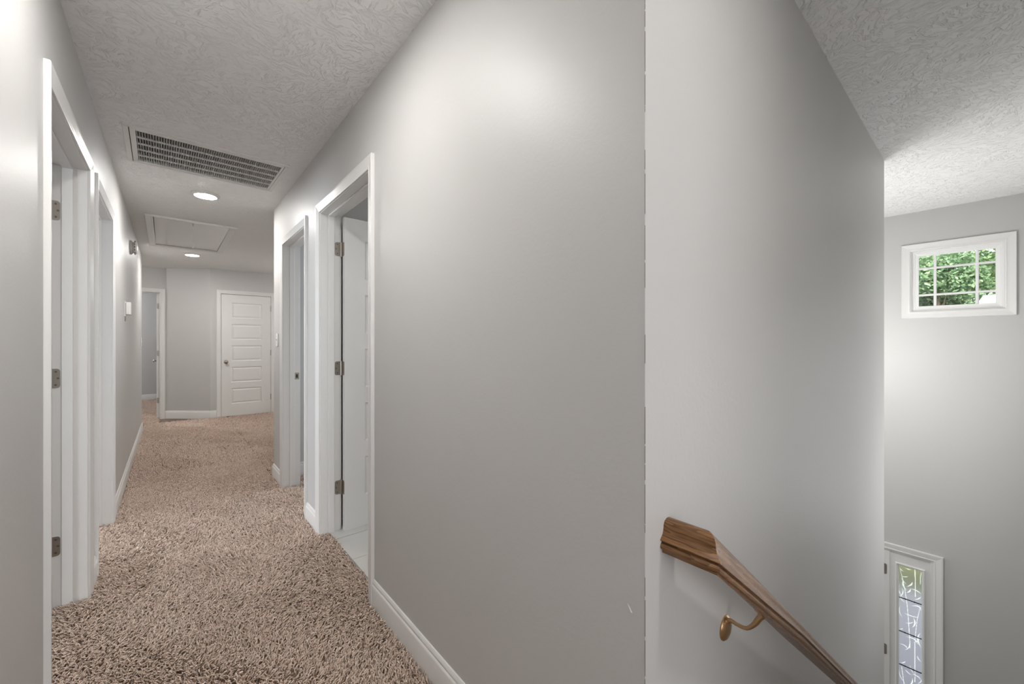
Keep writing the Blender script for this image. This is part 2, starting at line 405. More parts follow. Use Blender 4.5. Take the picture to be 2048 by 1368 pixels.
def panel_mesh(w_, h_, t):
    b = MB()
    rings = []
    for s in (-1, 1):
        rr = []
        for (ins, dep) in ((0, 0), (.003, .0015), (.011, .0085), (.016, .0090), (.034, .0030), (.040, .0025)):
            y = s*(t/2-dep); x = w_/2-ins; z = h_/2-ins
            rr.append([(-x, y, -z), (x, y, -z), (x, y, z), (-x, y, z)])
        rings.append(rr)
    seq = list(reversed(rings[0])) + rings[1]
    b.loft(seq); return b
PZ = [(.215, .472), (.572, .829), (.929, 1.186), (1.286, 1.543), (1.643, 1.900)]
def door_unit(n, loc, rotz, ow, hinge, angle, wall_t=T, swing_out=False, knobs=True, strike=False, far_casing=True, hinges_on=True, label=None):
    """door frame in a local frame: x along the wall (centred), +y to the viewer's side (wall face y=0), opening ow wide"""
    root = structure(empty('door_%d' % n, loc, rotz))
    a, c = -ow/2, ow/2
    for s, xe in ((-1, a), (1, c)):
        b = MB(); b.box(min(xe, xe+s*J), max(xe, xe+s*J), -wall_t, 0, 0, H+J); b.build('jamb', 'white', root, bevel=.0015)
    MB().box(a, c, -wall_t, 0, H, H+J).build('jamb', 'white', root, bevel=.0015)
    ys0 = (-.037-.035, -.037) if swing_out else (-wall_t+.038, -wall_t+.038+.036)
    b = MB(); b.box(a, a+.011, *ys0, 0, H); b.box(c-.011, c, *ys0, 0, H); b.box(a+.011, c-.011, *ys0, H-.011, H)
    b.build('door_stop', 'white', root, bevel=.002)
    casing(root, a-.005, c+.005, H+.005)
    if far_casing: casing(root, a-.005, c+.005, H+.005, yf=-wall_t, sgn=-1)
    # slab, built about its hinge pin
    t = .035; px = hinge*(ow/2-.001); py = .006 if swing_out else -wall_t-.006
    sy = -1 if swing_out else 1            # the slab lies on this side of the pin
    slab = MB(); w_ = ow-.006; h0, h1 = .014, 2.034; s = -hinge
    g_ = .002 if angle == 0 else .007; X = lambda u: s*(g_+u)
    y0, y1 = sorted((sy*.007, sy*(.007+t)))
    stile = .132; bx = lambda u0, u1, za, zb: slab.box(min(X(u0), X(u1)), max(X(u0), X(u1)), y0, y1, za, zb)
    bx(0, stile, h0, h1); bx(w_-stile, w_, h0, h1)
    zz = [h0]+[v for p in PZ for v in p]+[h1]
    for k in range(0, 12, 2): bx(stile, w_-stile, zz[k], zz[k+1])
    so = slab.build('door_slab', 'white', root); so.location = (px, py, 0); so.rotation_euler[2] = angle
    pw = w_-2*stile; first = None
    for (za, zb) in PZ:
        if first is None:
            o = first = panel_mesh(pw, PZ[0][1]-PZ[0][0], t).build('panel', 'white', so)
        else: o = first.copy(); COL.objects.link(o)
        o.location = ((X(stile)+X(w_-stile))/2, (y0+y1)/2, (za+zb)/2)
    if knobs:
        for side in (-1, 1):
            k = knob_mesh(side).build('knob', 'knob', so, smooth=True)
            k.location = (X(w_-.063), y1 if side > 0 else y0, .915)
    # hinges: a leaf on the jamb, a leaf on the slab edge and the knuckle
    for z in (.29, 1.06, 1.83):
        jb = MB(); xj = hinge*ow/2
        yc = (py - sy*-.018) if not swing_out else py-.022
        yc = py+sy*.022
        plate(jb, yc, z, .034, .089, xj-hinge*.0025, xj+hinge*.001, roundside=sy)
        jl = jb.build('hinge_leaf', 'nickel', root)
        sb = MB()
        for (dy, dz) in ((.010, .030), (.003, 0), (.010, -.030)):
            sb.lathe([(.0045, 0), (.0045, .0012), (.0028, .0006)], c=(xj-hinge*.0040, yc+sy*(.013-dy), z+dz), axis='X', n=10)
        sb.build('screw', 'screw', jl)
        sl = MB(); plate(sl, sy*.022, z, .034, .089, X(0)-s*.0018, X(0)+s*.0012, roundside=sy)
        sl.build('hinge_leaf', 'nickel', so)
        kn = MB()
        for q in range(5): kn.lathe([(.006, -.0445+q*.0178+.0004), (.006, -.0445+(q+1)*.0178-.0004)], c=(0, 0, z), n=12)
        kn.lathe([(.004, -.049), (.0062, -.047), (.0062, .047), (.004, .049)], c=(0, 0, z), n=12)
        kn.build('hinge_knuckle', 'nickel', so)
    if strike:
        xs_ = -hinge*ow/2; yp = -wall_t+.020
        b = MB(); b.box(min(xs_, xs_+hinge*.002), max(xs_, xs_+hinge*.002), yp-.019, yp+.014, .915, .972)
        sp = b.build('strike_plate', 'nickel', root)
        b = MB(); b.box(min(xs_+hinge*.001, xs_+hinge*.003), max(xs_+hinge*.001, xs_+hinge*.003), yp-.009, yp+.006, .928, .958); b.build('strike_hole', 'dark', sp)
    return root

mid = lambda d: (d[0]+d[1])/2
wd = lambda d: d[1]-d[0]
# right wall: local x -> +Y ; left wall: local x -> -Y ; end walls: local x -> -X
door_unit(1, (XL, mid(L1), 0), -PI/2, wd(L1), -1, R(-92))
door_unit(2, (XL, mid(L2), 0), -PI/2, wd(L2), 1, R(100))
door_unit(3, (XR, mid(R1), 0), PI/2, wd(R1), 1, R(91))
door_unit(4, (XR, mid(R2), 0), PI/2, wd(R2), -1, R(-95), strike=True)
door_unit(5, (mid(EL), YEL, 0), PI, wd(EL), -1, R(-90))
door_unit(6, (mid(ER), YER, 0), PI, wd(ER), -1, 0, swing_out=True)

# ------------------------------------------------------------------ front window
wn = structure(empty('window_1', (XF, mid((WY0, WY1)), 0), PI/2))     # local x -> +Y, local y -> -X
hw = (WY1-WY0)/2
CW = [(0, 0), (0, .010), (.005, .012), (.010, .010), (.030, .013), (.045, .017), (.056, .019), (.0585, .015), (.0585, 0)]
casing(wn, -hw, hw, WZ1, z0=WZ0, bottom=True, prof=CW)
b = MB()
for (x0, x1, z0, z1) in ((-hw, -hw+.008, WZ0, WZ1), (hw-.008, hw, WZ0, WZ1), (-hw+.008, hw-.008, WZ0, WZ0+.008), (-hw+.008, hw-.008, WZ1-.008, WZ1)):
    b.box(x0, x1, -.16, 0, z0, z1)
b.build('window_frame', 'white', wn)
def rect_frame(name, x0, x1, z0, z1, prof, m, parent):
    b = MB(); rings = []
    for (cx, cz) in ((0, 0), (1, 0), (1, 1), (0, 1), (0, 0)):
        rings.append([((x0+i if cx == 0 else x1-i), y, (z0+i if cz == 0 else z1-i)) for i, y in prof])
    return b.loft(rings, caps=False).build(name, m, parent, smooth=False)
f0 = hw-.008
rect_frame('window_sash', -f0, f0, WZ0+.008, WZ1-.008, [(0, -.02), (.010, -.020), (.012, -.027), (.020, -.027), (.022, -.032), (.044, -.036), (.044, -.065), (0, -.065)], 'vinyl', wn)
gx = f0-.044; gz0 = WZ0+.052; gz1 = WZ1-.052
gl = MB().box(-gx-.004, gx+.004, -.054, -.050, gz0-.004, gz1+.004).build('window_glass', 'glass', wn)
b = MB()
for yy in (.2975, .047):
    xx = yy*1.006-mid((WY0, WY1)); b.loft([[(xx-.010, -.050, z), (xx-.006, -.044, z), (xx+.006, -.044, z), (xx+.010, -.050, z)] for z in (gz0, gz1)])
o = b.build('muntin', 'vinyl', wn)
b = MB()
for z in (1.667, 1.912):
    b.loft([[(x, -.0497, z-.010), (x, -.0437, z-.006), (x, -.0437, z+.006), (x, -.0497, z+.010)] for x in (-gx, gx)])
b.build('muntin', 'vinyl', wn)

# ------------------------------------------------------------------ front door and its sidelight
fd = structure(empty('door_7', (XF, 0, 0), PI/2))                     # local x -> +Y, y -> -X
zt_ = DZ-.012
casing(fd, DY0, DY1, zt_, z0=ZB, prof=[(a*1.08, p*1.15) for a, p in CAS])
b = MB(); b.box(DY0-.004, DY0+.018, -.14, 0, ZB, zt_); b.build('jamb', 'white', fd, bevel=.002)
MB().box(DY1-.018, DY1, -.14, 0, ZB, zt_).build('jamb', 'white', fd)
MB().box(DY0+.018, DY1-.018, -.14, 0, zt_-.014, zt_+.012).build('jamb', 'white', fd)
MB().box(.598, .648, -.14, -.004, ZB, zt_-.014).build('mullion', 'white', fd, bevel=.003)
# sidelight panel with moulded frame round the glass
sx0, sx1 = DY0+.018, .598; g0, g1, gt, gb = .383, .5365, -.887, ZB+.35
sl = MB(); sl.box(sx0, g0-.001, -.060, -.014, ZB, zt_-.014); sl.box(g1+.001, sx1, -.060, -.014, ZB, zt_-.014)
sl.box(g0-.001, g1+.001, -.060, -.014, gt+.001, zt_-.014); sl.box(g0-.001, g1+.001, -.060, -.014, ZB, gb-.001)
side = sl.build('sidelight', 'white', fd)
rect_frame('glass_moulding', g0-.024, g1+.024, gb-.024, gt+.024, [(0, -.014), (.002, -.004), (.006, -.001), (.012, -.001), (.015, -.006), (.019, -.006), (.024, -.018), (.024, -.030), (0, -.030)], 'white', side)
# etched bamboo panes between dark cames
rng = random.Random(5)
gw = g1-g0
strokes = []     # (polyline, half width start, mid, end) in pane coordinates, x 0..gw from right edge, z down from the top
def stroke(pts, wa, wb): strokes.append((pts, wa, wb))
def px(u, v): return ((1-u)*gw, v)       # u 0..1 left to right as seen, v metres below the glass top
# stems as seen from inside
def S(pts, wa, wb): stroke([px(u, v) for u, v in pts], wa, wb)
S([(.05,.05),(.18,.14),(.28,.25),(.36,.36),(.42,.50),(.47,.66),(.49,.76)], .0022, .0032)
S([(.70,.0),(.72,.10),(.72,.26)], .0045, .0040)
S([(.92,.35),(.80,.47),(.72,.62),(.70,.72),(.70,.86),(.71,1.0),(.70,1.06)], .0022, .0028)
S([(.98,.02),(.94,.06),(.93,.13)], .0035, .0028)
S([(.12,.97),(.22,1.12),(.30,1.30),(.36,1.5)], .0025, .003)
S([(.62,1.10),(.70,1.25),(.72,1.42),(.70,1.6)], .0025, .003)
def leaf(u, v, du, dv, wdt=.005, bend=.15):
    p0 = (u, v); p2 = (u+du, v+dv); p1 = (u+du*.5-dv*bend/gw*2, v+dv*.5+du*gw*bend)
    q = []
    for k in range(9):
        t = k/8; q.append(((1-t)**2*p0[0]+2*t*(1-t)*p1[0]+t*t*p2[0], (1-t)**2*p0[1]+2*t*(1-t)*p1[1]+t*t*p2[1]))
    stroke([px(*p) for p in q], -1, wdt)
for a in [(.02,.03,.20,.03),(.28,.02,.26,.0),(.10,.11,.32,-.02),(.12,.12,.22,.05),(.35,.19,.24,-.06,.008),(.33,.25,.18,-.05,.008),
          (.20,.14,.14,.09,.008),(.52,.20,.45,.02,.008,-.3),(.66,.29,.30,-.05,.006),(.55,.36,.42,.02,.008,-.9),(.02,.31,.12,-.09),
          (.05,.30,.22,.05),(.02,.20,.22,.12,.004),(.22,.45,.70,-.01),(.28,.54,.36,-.04),(.58,.56,.05,-.10,.008),(.05,.40,.12,.10),
          (.30,.67,.52,.03,.007,-.6),(.02,.62,.16,-.02),(.94,.58,.05,.14,.009),(.60,.70,.30,-.09,.004),(.02,.76,.36,.02,.006,-.5),
          (.80,.80,.2,.05,.006),(.25,.80,.20,-.08,.004),(.50,.92,.20,.07,.004),(.28,.98,.28,.03),(.05,.94,.24,-.04),(.02,1.0,.3,.12,.004),
          (.40,1.12,.18,-.09,.006),(.78,1.07,.2,-.12),(.05,1.18,.3,.08),(.45,1.24,.3,-.05,.007),(.1,1.32,.34,-.06),(.6,1.4,.34,.06),(.2,1.45,.3,.05),(.55,1.0,.4,.02,.006,-.5)]:
    leaf(*a)
def pane_mask(x, z):
    m = np.zeros_like(x)
    for pts, wa, wb in strokes:
        n = len(pts)-1
        for k in range(n):
            (ax, az), (bx_, bz) = pts[k], pts[k+1]
            dx, dz = bx_-ax, bz-az; L = dx*dx+dz*dz+1e-12
            t = np.clip(((x-ax)*dx+(z-az)*dz)/L, 0, 1); d = np.hypot(x-ax-t*dx, z-az-t*dz)
            if wa < 0: wloc = wb*.62*np.sin(PI*np.clip((k+t)/n, .04, .96))
            else: wloc = (wa+(wb-wa)*(k+t)/n)*.75
            m = np.maximum(m, np.clip((wloc-d)/.0008+.5, 0, 1))
    return m
def etched_material():
    m = bpy.data.materials.new('etched_glass'); m.use_nodes = True; n = m.node_tree.nodes; l = m.node_tree.links
    at = n.new('ShaderNodeAttribute'); at.attribute_name = 'etch'
    fr = n['Principled BSDF']; fr.inputs['Base Color'].default_value = (.27, .27, .28, 1); fr.inputs['Roughness'].default_value = .45
    fr.inputs['Transmission Weight'].default_value = 1; fr.inputs['IOR'].default_value = 1.12; fr.inputs['Specular IOR Level'].default_value = .2
    cl = n.new('ShaderNodeBsdfPrincipled'); cl.inputs['Roughness'].default_value = .25; cl.inputs['Transmission Weight'].default_value = 1
    cl.inputs['Base Color'].default_value = (1, 1, 1, 1); cl.inputs['IOR'].default_value = 1.1
    tl = n.new('ShaderNodeBsdfTranslucent'); tl.inputs[0].default_value = (.95, 1, .93, 1)
    m2 = n.new('ShaderNodeMixShader'); m2.inputs[0].default_value = .75; l.new(cl.outputs[0], m2.inputs[1]); l.new(tl.outputs[0], m2.inputs[2])
    mx = n.new('ShaderNodeMixShader'); l.new(at.outputs['Fac'], mx.inputs[0]); l.new(fr.outputs[0], mx.inputs[1]); l.new(m2.outputs[0], mx.inputs[2])
    l.new(mx.outputs[0], n['Material Output'].inputs[0]); return m
M['etched'] = etched_material()
cames = [-1.201, -1.521, -1.838, -2.155]
edges = [gt]+cames+[gb]
for k in range(5):
    za, zb = edges[k]-.003*(k > 0), edges[k+1]+.003
    nx = 62; nz = int((za-zb)/.0025)
    gx_ = np.linspace(g0-.002, g1+.002, nx); gz_ = np.linspace(za, zb, nz)
    XX, ZZ = np.meshgrid(gx_, gz_)
    v = np.stack([XX.ravel(), np.full(XX.size, -.034), ZZ.ravel()], 1)
    idx = np.arange(nz*nx).reshape(nz, nx)
    f = np.stack([idx[:-1,:-1], idx[1:,:-1], idx[1:,1:], idx[:-1,1:]], -1).reshape(-1, 4)
    me = bpy.data.meshes.new('pane'); me.from_pydata(v.tolist(), [], f.tolist())
    me.materials.append(M['etched'])
    at = me.attributes.new('etch', 'FLOAT', 'POINT'); at.data.foreach_set('value', pane_mask((XX-g0).ravel(), (gt-ZZ).ravel()).astype(np.float32))
    o = bpy.data.objects.new('pane', me); COL.objects.link(o); o.parent = side
for z in cames:
    b = MB(); b.box(g0, g1, -.038, -.030, z-.0032, z+.0032)
    for u in (.3, .72): b.lathe([(.002, -.005), (.006, -.003), (.006, .003), (.002, .005)], c=(g0+gw*(1-u)+rng.uniform(-.01, .01), -.034, z), axis='Y', n=10)
    b.build('came', 'black', side)
# the entry door itself, hinged on the mullion
b = MB(); b.box(.652, DY1-.020, -.052, -.006, ZB+.01, zt_-.018); ed = b.build('door_slab', 'white', fd, bevel=.002)
for (x0, x1) in ((.75, 1.08), (1.16, 1.49)):
    for (z0, z1) in ((ZB+.25, ZB+.85), (ZB+1.0, ZB+1.85)):
        rect_frame('panel', x0, x1, z0, z1, [(0, -.006), (.004, -.001), (.018, -.002), (.024, -.006)], 'white', ed)
for z in (-.96, -1.735, -2.5):
    b = MB(); b.lathe([(.0065, -.05), (.0065, .05)], c=(.650, -.001, z), n=12); plate(b, .632, z, .028, .10, -.005, -.0025, roundside=-1, flip=True)
    b.build('hinge_knuckle', 'nickel', ed)

# ------------------------------------------------------------------ handrail
hr = empty('handrail', (.81, .35, 0))
tag(hr, 'sloping varnished oak handrail on the stair wall with a mitred end into the wall', 'handrail')
half = [(0, 0), (.007, -.0012), (.0125, -.0045), (.0160, -.0100), (.0172, -.0160), (.0180, -.0220), (.0205, -.0280), (.0248, -.0330), (.0285, -.0360),
        (.0305, -.0385), (.0290, -.0408), (.0248, -.0420), (.0240, -.0448), (.0275, -.0468), (.0305, -.0510), (.0298, -.0560), (.0262, -.0595), (.0225, -.0610), (.0215, -.0680), (0, -.0700)]
prof = half + [(-w_, h) for w_, h in reversed(half[1:-1])]
ztop = .849; mR = .762
def rail_mesh(name, stations, parent):
    me = bpy.data.meshes.new(name); n = len(prof); v = []; f = []; uvs = []
    per = [0]
    for i in range(n): 
        a, c = prof[i], prof[(i+1) % n]; per.append(per[-1]+math.hypot(a[0]-c[0], a[1]-c[1]))
    for stn in stations: v += stn[0]
    for a in range(len(stations)-1):
        for i in range(n):
            j = (i+1) % n; f.append((a*n+i, a*n+j, (a+1)*n+j, (a+1)*n+i)); l0, l1 = stations[a][1], stations[a+1][1]
            uvs += [(l0, per[i]), (l0, per[i+1]), (l1, per[i+1]), (l1, per[i])]
    for base in (0, (len(stations)-1)*n):
        f.append(tuple(base+i for i in range(n))); uvs += [(0, k*.004) for k in range(n)]
    me.from_pydata(v, [], f); uvl = me.uv_layers.new(name='UVMap')
    uvl.data.foreach_set('uv', [c for p in uvs for c in p])
    me.materials.append(M['wood'])
    me.polygons.foreach_set('use_smooth', [True]*len(me.polygons)); me.set_sharp_from_angle(angle=R(24))
    o = bpy.data.objects.new(name, me); COL.objects.link(o); o.parent = parent; return o
o = rail_mesh('rail_return', [([(-w_, .09, ztop+h) for w_, h in prof], 3.0), ([(-w_, -w_, ztop+h) for w_, h in prof], 3.09)], hr)
XE = 3.35
o = rail_mesh('rail', [([(-w_, -w_, ztop+h) for w_, h in prof], 0)]+[([(x, -w_, ztop+h-mR*x) for w_, h in prof], x*1.25) for x in (.5, 1.2, XE-.81)], hr)
b = MB()
for (w_, z_) in ((-.012, 0), (.012, 0)): pass
def bracket(x):
    """cast bracket: dished rosette on the wall, curved arm, saddle under the rail; x along the rail from the mitre"""
    zb_ = ztop-.070-mR*x
    br = empty('wall_bracket', (x, .09, zb_-.077), parent=hr)
    b = MB(); b.lathe([(.001, 0), (.031, 0), (.031, -.003), (.026, -.008), (.016, -.011), (.010, -.013), (.001, -.014)], axis='Y', n=28)
    b.build('rosette', 'brass', br, smooth=True)
    ctl = [(-.008, .020), (-.016, .026), (-.033, .0235), (-.053, .0265), (-.069, .044), (-.080, .064), (-.090, .081)]
    pts = []; rad = []
    for k in range(25):
        u = k/24*(len(ctl)-1); i_ = min(int(u), len(ctl)-2); f_ = u-i_
        P_ = [ctl[max(0, i_-1)], ctl[i_], ctl[i_+1], ctl[min(len(ctl)-1, i_+2)]]
        q_ = [.5*(2*P_[1][c]+(P_[2][c]-P_[0][c])*f_+(2*P_[0][c]-5*P_[1][c]+4*P_[2][c]-P_[3][c])*f_*f_+(3*P_[1][c]-P_[0][c]-3*P_[2][c]+P_[3][c])*f_**3) for c in (0, 1)]
        t = k/24; pts.append((0, q_[0], q_[1])); rad.append(.0068-.0024*math.sin(PI*min(1, t*1.3))+(.003*max(0, t-.85)/.15))
    b = MB().tube(pts, rad, 12); b.build('arm', 'brass', br, smooth=True)
    b = MB(); c0 = (0, -.09, .078)
    b.add([(-.030, -.10, c0[2]-.003+.030*mR), (.030, -.10, c0[2]-.003-.030*mR), (.030, -.08, c0[2]-.003-.030*mR), (-.030, -.08, c0[2]-.003+.030*mR),
           (-.030, -.10, c0[2]+.001+.030*mR), (.030, -.10, c0[2]+.001-.030*mR), (.030, -.08, c0[2]+.001-.030*mR), (-.030, -.08, c0[2]+.001+.030*mR)],
          [(0,3,2,1),(4,5,6,7),(0,1,5,4),(1,2,6,5),(2,3,7,6),(3,0,4,7)]); b.build('saddle', 'brass', br)
bracket(.29); bracket(1.45)

# ------------------------------------------------------------------ ceiling fittings
def disc_light(x, y, label, glow='glow'):
    r = empty('ceiling_light', (x, y, ZT)); tag(r, label, 'ceiling light', 'round ceiling lights')
    MB().lathe([(.097, .002), (.097, -.004), (.092, -.008), (.080, -.011), (.076, -.016), (.074, -.016), (.074, .002)], n=48).build('trim_ring', 'vent', r, smooth=True)
    MB().lathe([(.0738, -.008), (.0738, -.0158), (.068, -.0175), (.050, -.0188), (.02, -.0195), (.0005, -.0197)], n=48).build('diffuser', glow, r, smooth=True)
    return r
disc_light(.222, 4.14, 'round glowing ceiling light between the return air vent and the attic hatch')
disc_light(.232, 7.03, 'round glowing ceiling light beyond the attic hatch, nearest the panelled closed door')
disc_light(.10, 1.38, 'round ceiling light above the head of the hall, nearer than the return air vent', 'glownear')
disc_light(.84, -.46, 'round ceiling light above the top of the stairs', 'glowdim')

vt = empty('ceiling_vent', (.2, 3.39, ZT), R(.9)); tag(vt, 'white return air vent grille with rows of slanted blades in hall ceiling', 'vent')
ox, oy = .2, 3.395
def fr(x0, x1, y0, y1, i, z0, z1):
    b = MB()
    for (a, c, d, e) in ((x0, x1, y0, y0+i), (x0, x1, y1-i, y1), (x0, x0+i, y0+i, y1-i), (x1-i, x1, y0+i, y1-i)): b.box(a-ox, c-ox, d-oy, e-oy, z0, z1)
    return b
fr(-.208, .624, 3.09, 3.70, .024, -.008, .002).build('flange', 'vent', vt, bevel=.002)
b = MB(); b.box(-.180-ox, -.155-ox, 3.118-oy, 3.672-oy, -.006, .012); b.box(.585-ox, .598-ox, 3.118-oy, 3.672-oy, -.006, .012)
b.box(-.155-ox, .585-ox, 3.118-oy, 3.150-oy, -.006, .012); b.box(-.155-ox, .585-ox, 3.652-oy, 3.672-oy, -.006, .012)
b.build('grille_frame', 'vent', vt, bevel=.0015)
for k in range(1, 5):
    y = 3.150+k*.1004; MB().box(-.155-ox, .585-ox, y-.003-oy, y+.003-oy, -.006, .004).build('cross_bar', 'vent', vt)
blade = MB()
for k in range(5):
    pass
rg = []
for (dx, z) in ((0, -.004), (-.0015, .004), (-.0045, .012), (-.009, .019)): rg.append((dx, z))
bl = [(p[0], p[1]) for p in rg]+[(p[0]+.0022, p[1]) for p in reversed(rg)]
blade.loft([[(p[0], y, p[1]) for p in bl] for y in (3.151-oy, 3.651-oy)])
b0 = None
for k in range(62):
    if b0 is None: o = b0 = blade.build('blade', 'blade', vt)
    else: o = b0.copy(); COL.objects.link(o)
    o.location = (-.155-ox+.012*(k+.4), 0, 0)
MB().box(-.18-ox, .60-ox, 3.13-oy, 3.67-oy, .060, .064).build('filter', 'dark', vt)
MB().box(.19-ox, .24-ox, 3.655-oy, 3.672-oy, -.010, -.006).build('latch', 'vent', vt)

ht = empty('attic_hatch', (.176, 5.88, ZT), R(.4)); tag(ht, 'rectangular white attic hatch with moulded trim and a pull cord', 'hatch')
hcx, hcy = .176, 5.88
def hatch_casing():
    x0, x1, y0, y1 = HX[0]-hcx, HX[1]-hcx, HX[2]-hcy, HX[3]-hcy
    pr = [(a*1.05, p) for a, p in CAS]
    cs = [(x0, y0, -1, -1), (x1, y0, 1, -1), (x1, y1, 1, 1), (x0, y1, -1, 1)]
    for k in range(4):
        p, q = cs[k], cs[(k+1) % 4]
        MB().loft([[(c[0]+c[2]*a, c[1]+c[3]*a, -h) for a, h in pr] for c in (p, q)]).build('hatch_casing', 'white', ht, smooth=True)
hatch_casing()
M['hatchp'] = mat('hatch_paint', (.70, .69, .675), .13, spec=.5)
MB().box(HX[0]-hcx+.004, HX[1]-hcx-.004, HX[2]-hcy+.004, HX[3]-hcy-.004, .006, .022).build('hatch_panel', 'hatchp', ht, bevel=.001)
b = MB(); b.tube([(0, -.62, .006), (0, -.62, -.006), (.004, -.62, -.012), (0, -.62, -.017), (-.005, -.62, -.012)], .0022, 8)
b.lathe([(.009, .006), (.009, .003), (.003, .001)], c=(0, -.62, 0), n=16); b.build('eye_hook', 'nickel', ht)
b = MB(); b.tube([(0, -.62, -.014), (.0005, -.62, -.12), (0, -.62, -.225)], .0014, 6); b.lathe([(.001, -.225), (.005, -.229), (.006, -.238), (.001, -.246)], c=(0, -.62, 0), n=12)
b.build('pull_cord', 'cord', ht)

# ------------------------------------------------------------------ wall fittings
sm = empty('smoke_alarm', (XL, 5.465, 2.168), PI/2*0); tag(sm, 'round grey smoke alarm high on the hall wall below the ceiling', 'smoke alarm')
MB().lathe([(.001, 0), (.068, 0), (.069, .004), (.066, .012), (.052, .022), (.001, .023)], axis='X', n=36).build('mounting_base', 'detector', sm, smooth=True)
MB().lathe([(.050, .022), (.058, .026), (.062, .034), (.060, .044), (.050, .050), (.02, .053), (.001, .053)], axis='X', n=36).build('alarm_cover', 'plastic', sm, smooth=True)
b = MB()
for k in range(14):
    a = 2*PI*k/14; c, s_ = math.cos(a), math.sin(a)
    b.box(.030, .038, .0605*c-.004, .0605*c+.004, .0605*s_-.009, .0605*s_+.009)
b.build('sounder_slot', 'screw', sm)

tb = empty('thermostat', (XL, 4.87, 1.525)); tag(tb, 'white thermostat box on a back plate on the hall wall', 'thermostat')
MB().box(0, .005, -.062, .062, -.068, .062).build('back_plate', 'plastic', tb, bevel=.001)
MB().box(.008, .038, -.055, .055, -.054, .054).build('cover', 'plastic', tb, bevel=.003)
MB().box(.004, .009, -.045, .045, -.045, .045).build('spacer', 'screw', tb)
b = MB(); b.tube([(.003, -.05, -.066), (.003, -.052, -.085), (.002, -.05, -.112)], .0022, 6); b.build('wire_end', 'screw', tb)

def switch(name, loc, rotz, label, toggles=1):
    r = empty(name, loc, rotz); tag(r, label, 'light switch')
    w_ = .07+.046*(toggles-1)
    MB().box(-w_/2, w_/2, 0, .006, -.0575, .0575).build('switch_plate', 'plastic', r, bevel=.003)
    for k in range(toggles):
        x = (k-(toggles-1)/2)*.046
        t = MB(); t.loft([[(x-.005, .005, -.012), (x+.005, .005, -.012), (x+.005, .005, .012), (x-.005, .005, .012)], [(x-.0035, .017, .004), (x+.0035, .017, .004), (x+.0035, .016, .012), (x-.0035, .016, .012)]])
        t.build('toggle', 'plastic', r)
        for z in (-.03, .03): MB().lathe([(.003, .005), (.003, .0068), (.001, .007)], c=(x, 0, z), axis='Y', n=10).build('screw', 'screw', r)
    return r
switch('light_switch', (XR, 4.04, 1.25), PI/2, 'white light switch plate on the narrow wall end beside the second doorway')
switch('light_switch', (XL, 7.30, 1.24), -PI/2, 'thin white light switch plate at the far end of the wall with the thermostat')

# ragged line of old paint down the outside corner, and a chip in the wall
rr = random.Random(3); b = MB(); z = 0.12; 
while z < 2.42:
    h = rr.uniform(.01, .09)
    if rr.random() < .85:
        w1 = rr.uniform(.0002, .0009)
        b.box(XR-.0004, XR+w1, YS-.0005, YS+.0006, z, z+h*.9); 
    z += h
structure(b.build('trim_2', 'caulk'))
b = MB(); b.add([(XR-.0005, .480, .684), (XR-.0005, .475, .678), (XR-.0005, .468, .668), (XR-.002, .471, .669), (XR-.0005, .474, .671), (XR-.0005, .478, .676)], [(0,1,3), (1,2,3), (3,2,4), (3,4,5), (0,3,5)])
structure(b.build('trim_3', 'white'))

# ------------------------------------------------------------------ outside
b = MB(); b.box(XF+.16, 90, -60, 60, ZB-.6, ZB-.27); tag(b.build('lawn', 'lawn'), 'green lawn in front of the house', 'grass', kind='stuff')
b = MB(); b.box(XF+.16, XF+3.2, -1.2, 3.4, ZB-.25, ZB-.10); structure(b.build('porch_floor', 'concrete'))
b = MB(); b.box(XF+3.2, 9.3, -.6, 4.5, ZB-.25, ZB-.22); structure(b.build('driveway', 'concrete'))
hs = empty('house', (21, -3.9, ZB-.25)); tag(hs, 'neighbouring house with a pale shingled hip roof', 'house')
MB().box(-3.3, 3.3, -5.2, 4.8, 0, 3.2).build('house_wall', 'siding', hs)
zz0, zz1 = 3.1, 5.95
b = MB(); b.add([(-3.8, -5.7, zz0), (3.8, -5.7, zz0), (3.8, 5.3, zz0), (-3.8, 5.3, zz0), (0, -2.1, zz1), (0, 3.05+.9, zz1)], [(0,3,5,4), (1,4,5,2), (2,5,3), (0,4,1), (0,1,2,3)])
b.build('roof', 'shingle', hs)
for y in (-3, .0, 3): 
    b = MB(); b.box(-3.36, -3.28, y-.6, y+.6, 1.0, 2.2); f_ = b.build('window_frame', 'vinyl', hs)
    MB().box(-3.38, -3.35, y-.5, y+.5, 1.1, 2.1).build('window_glass', 'glass', f_)
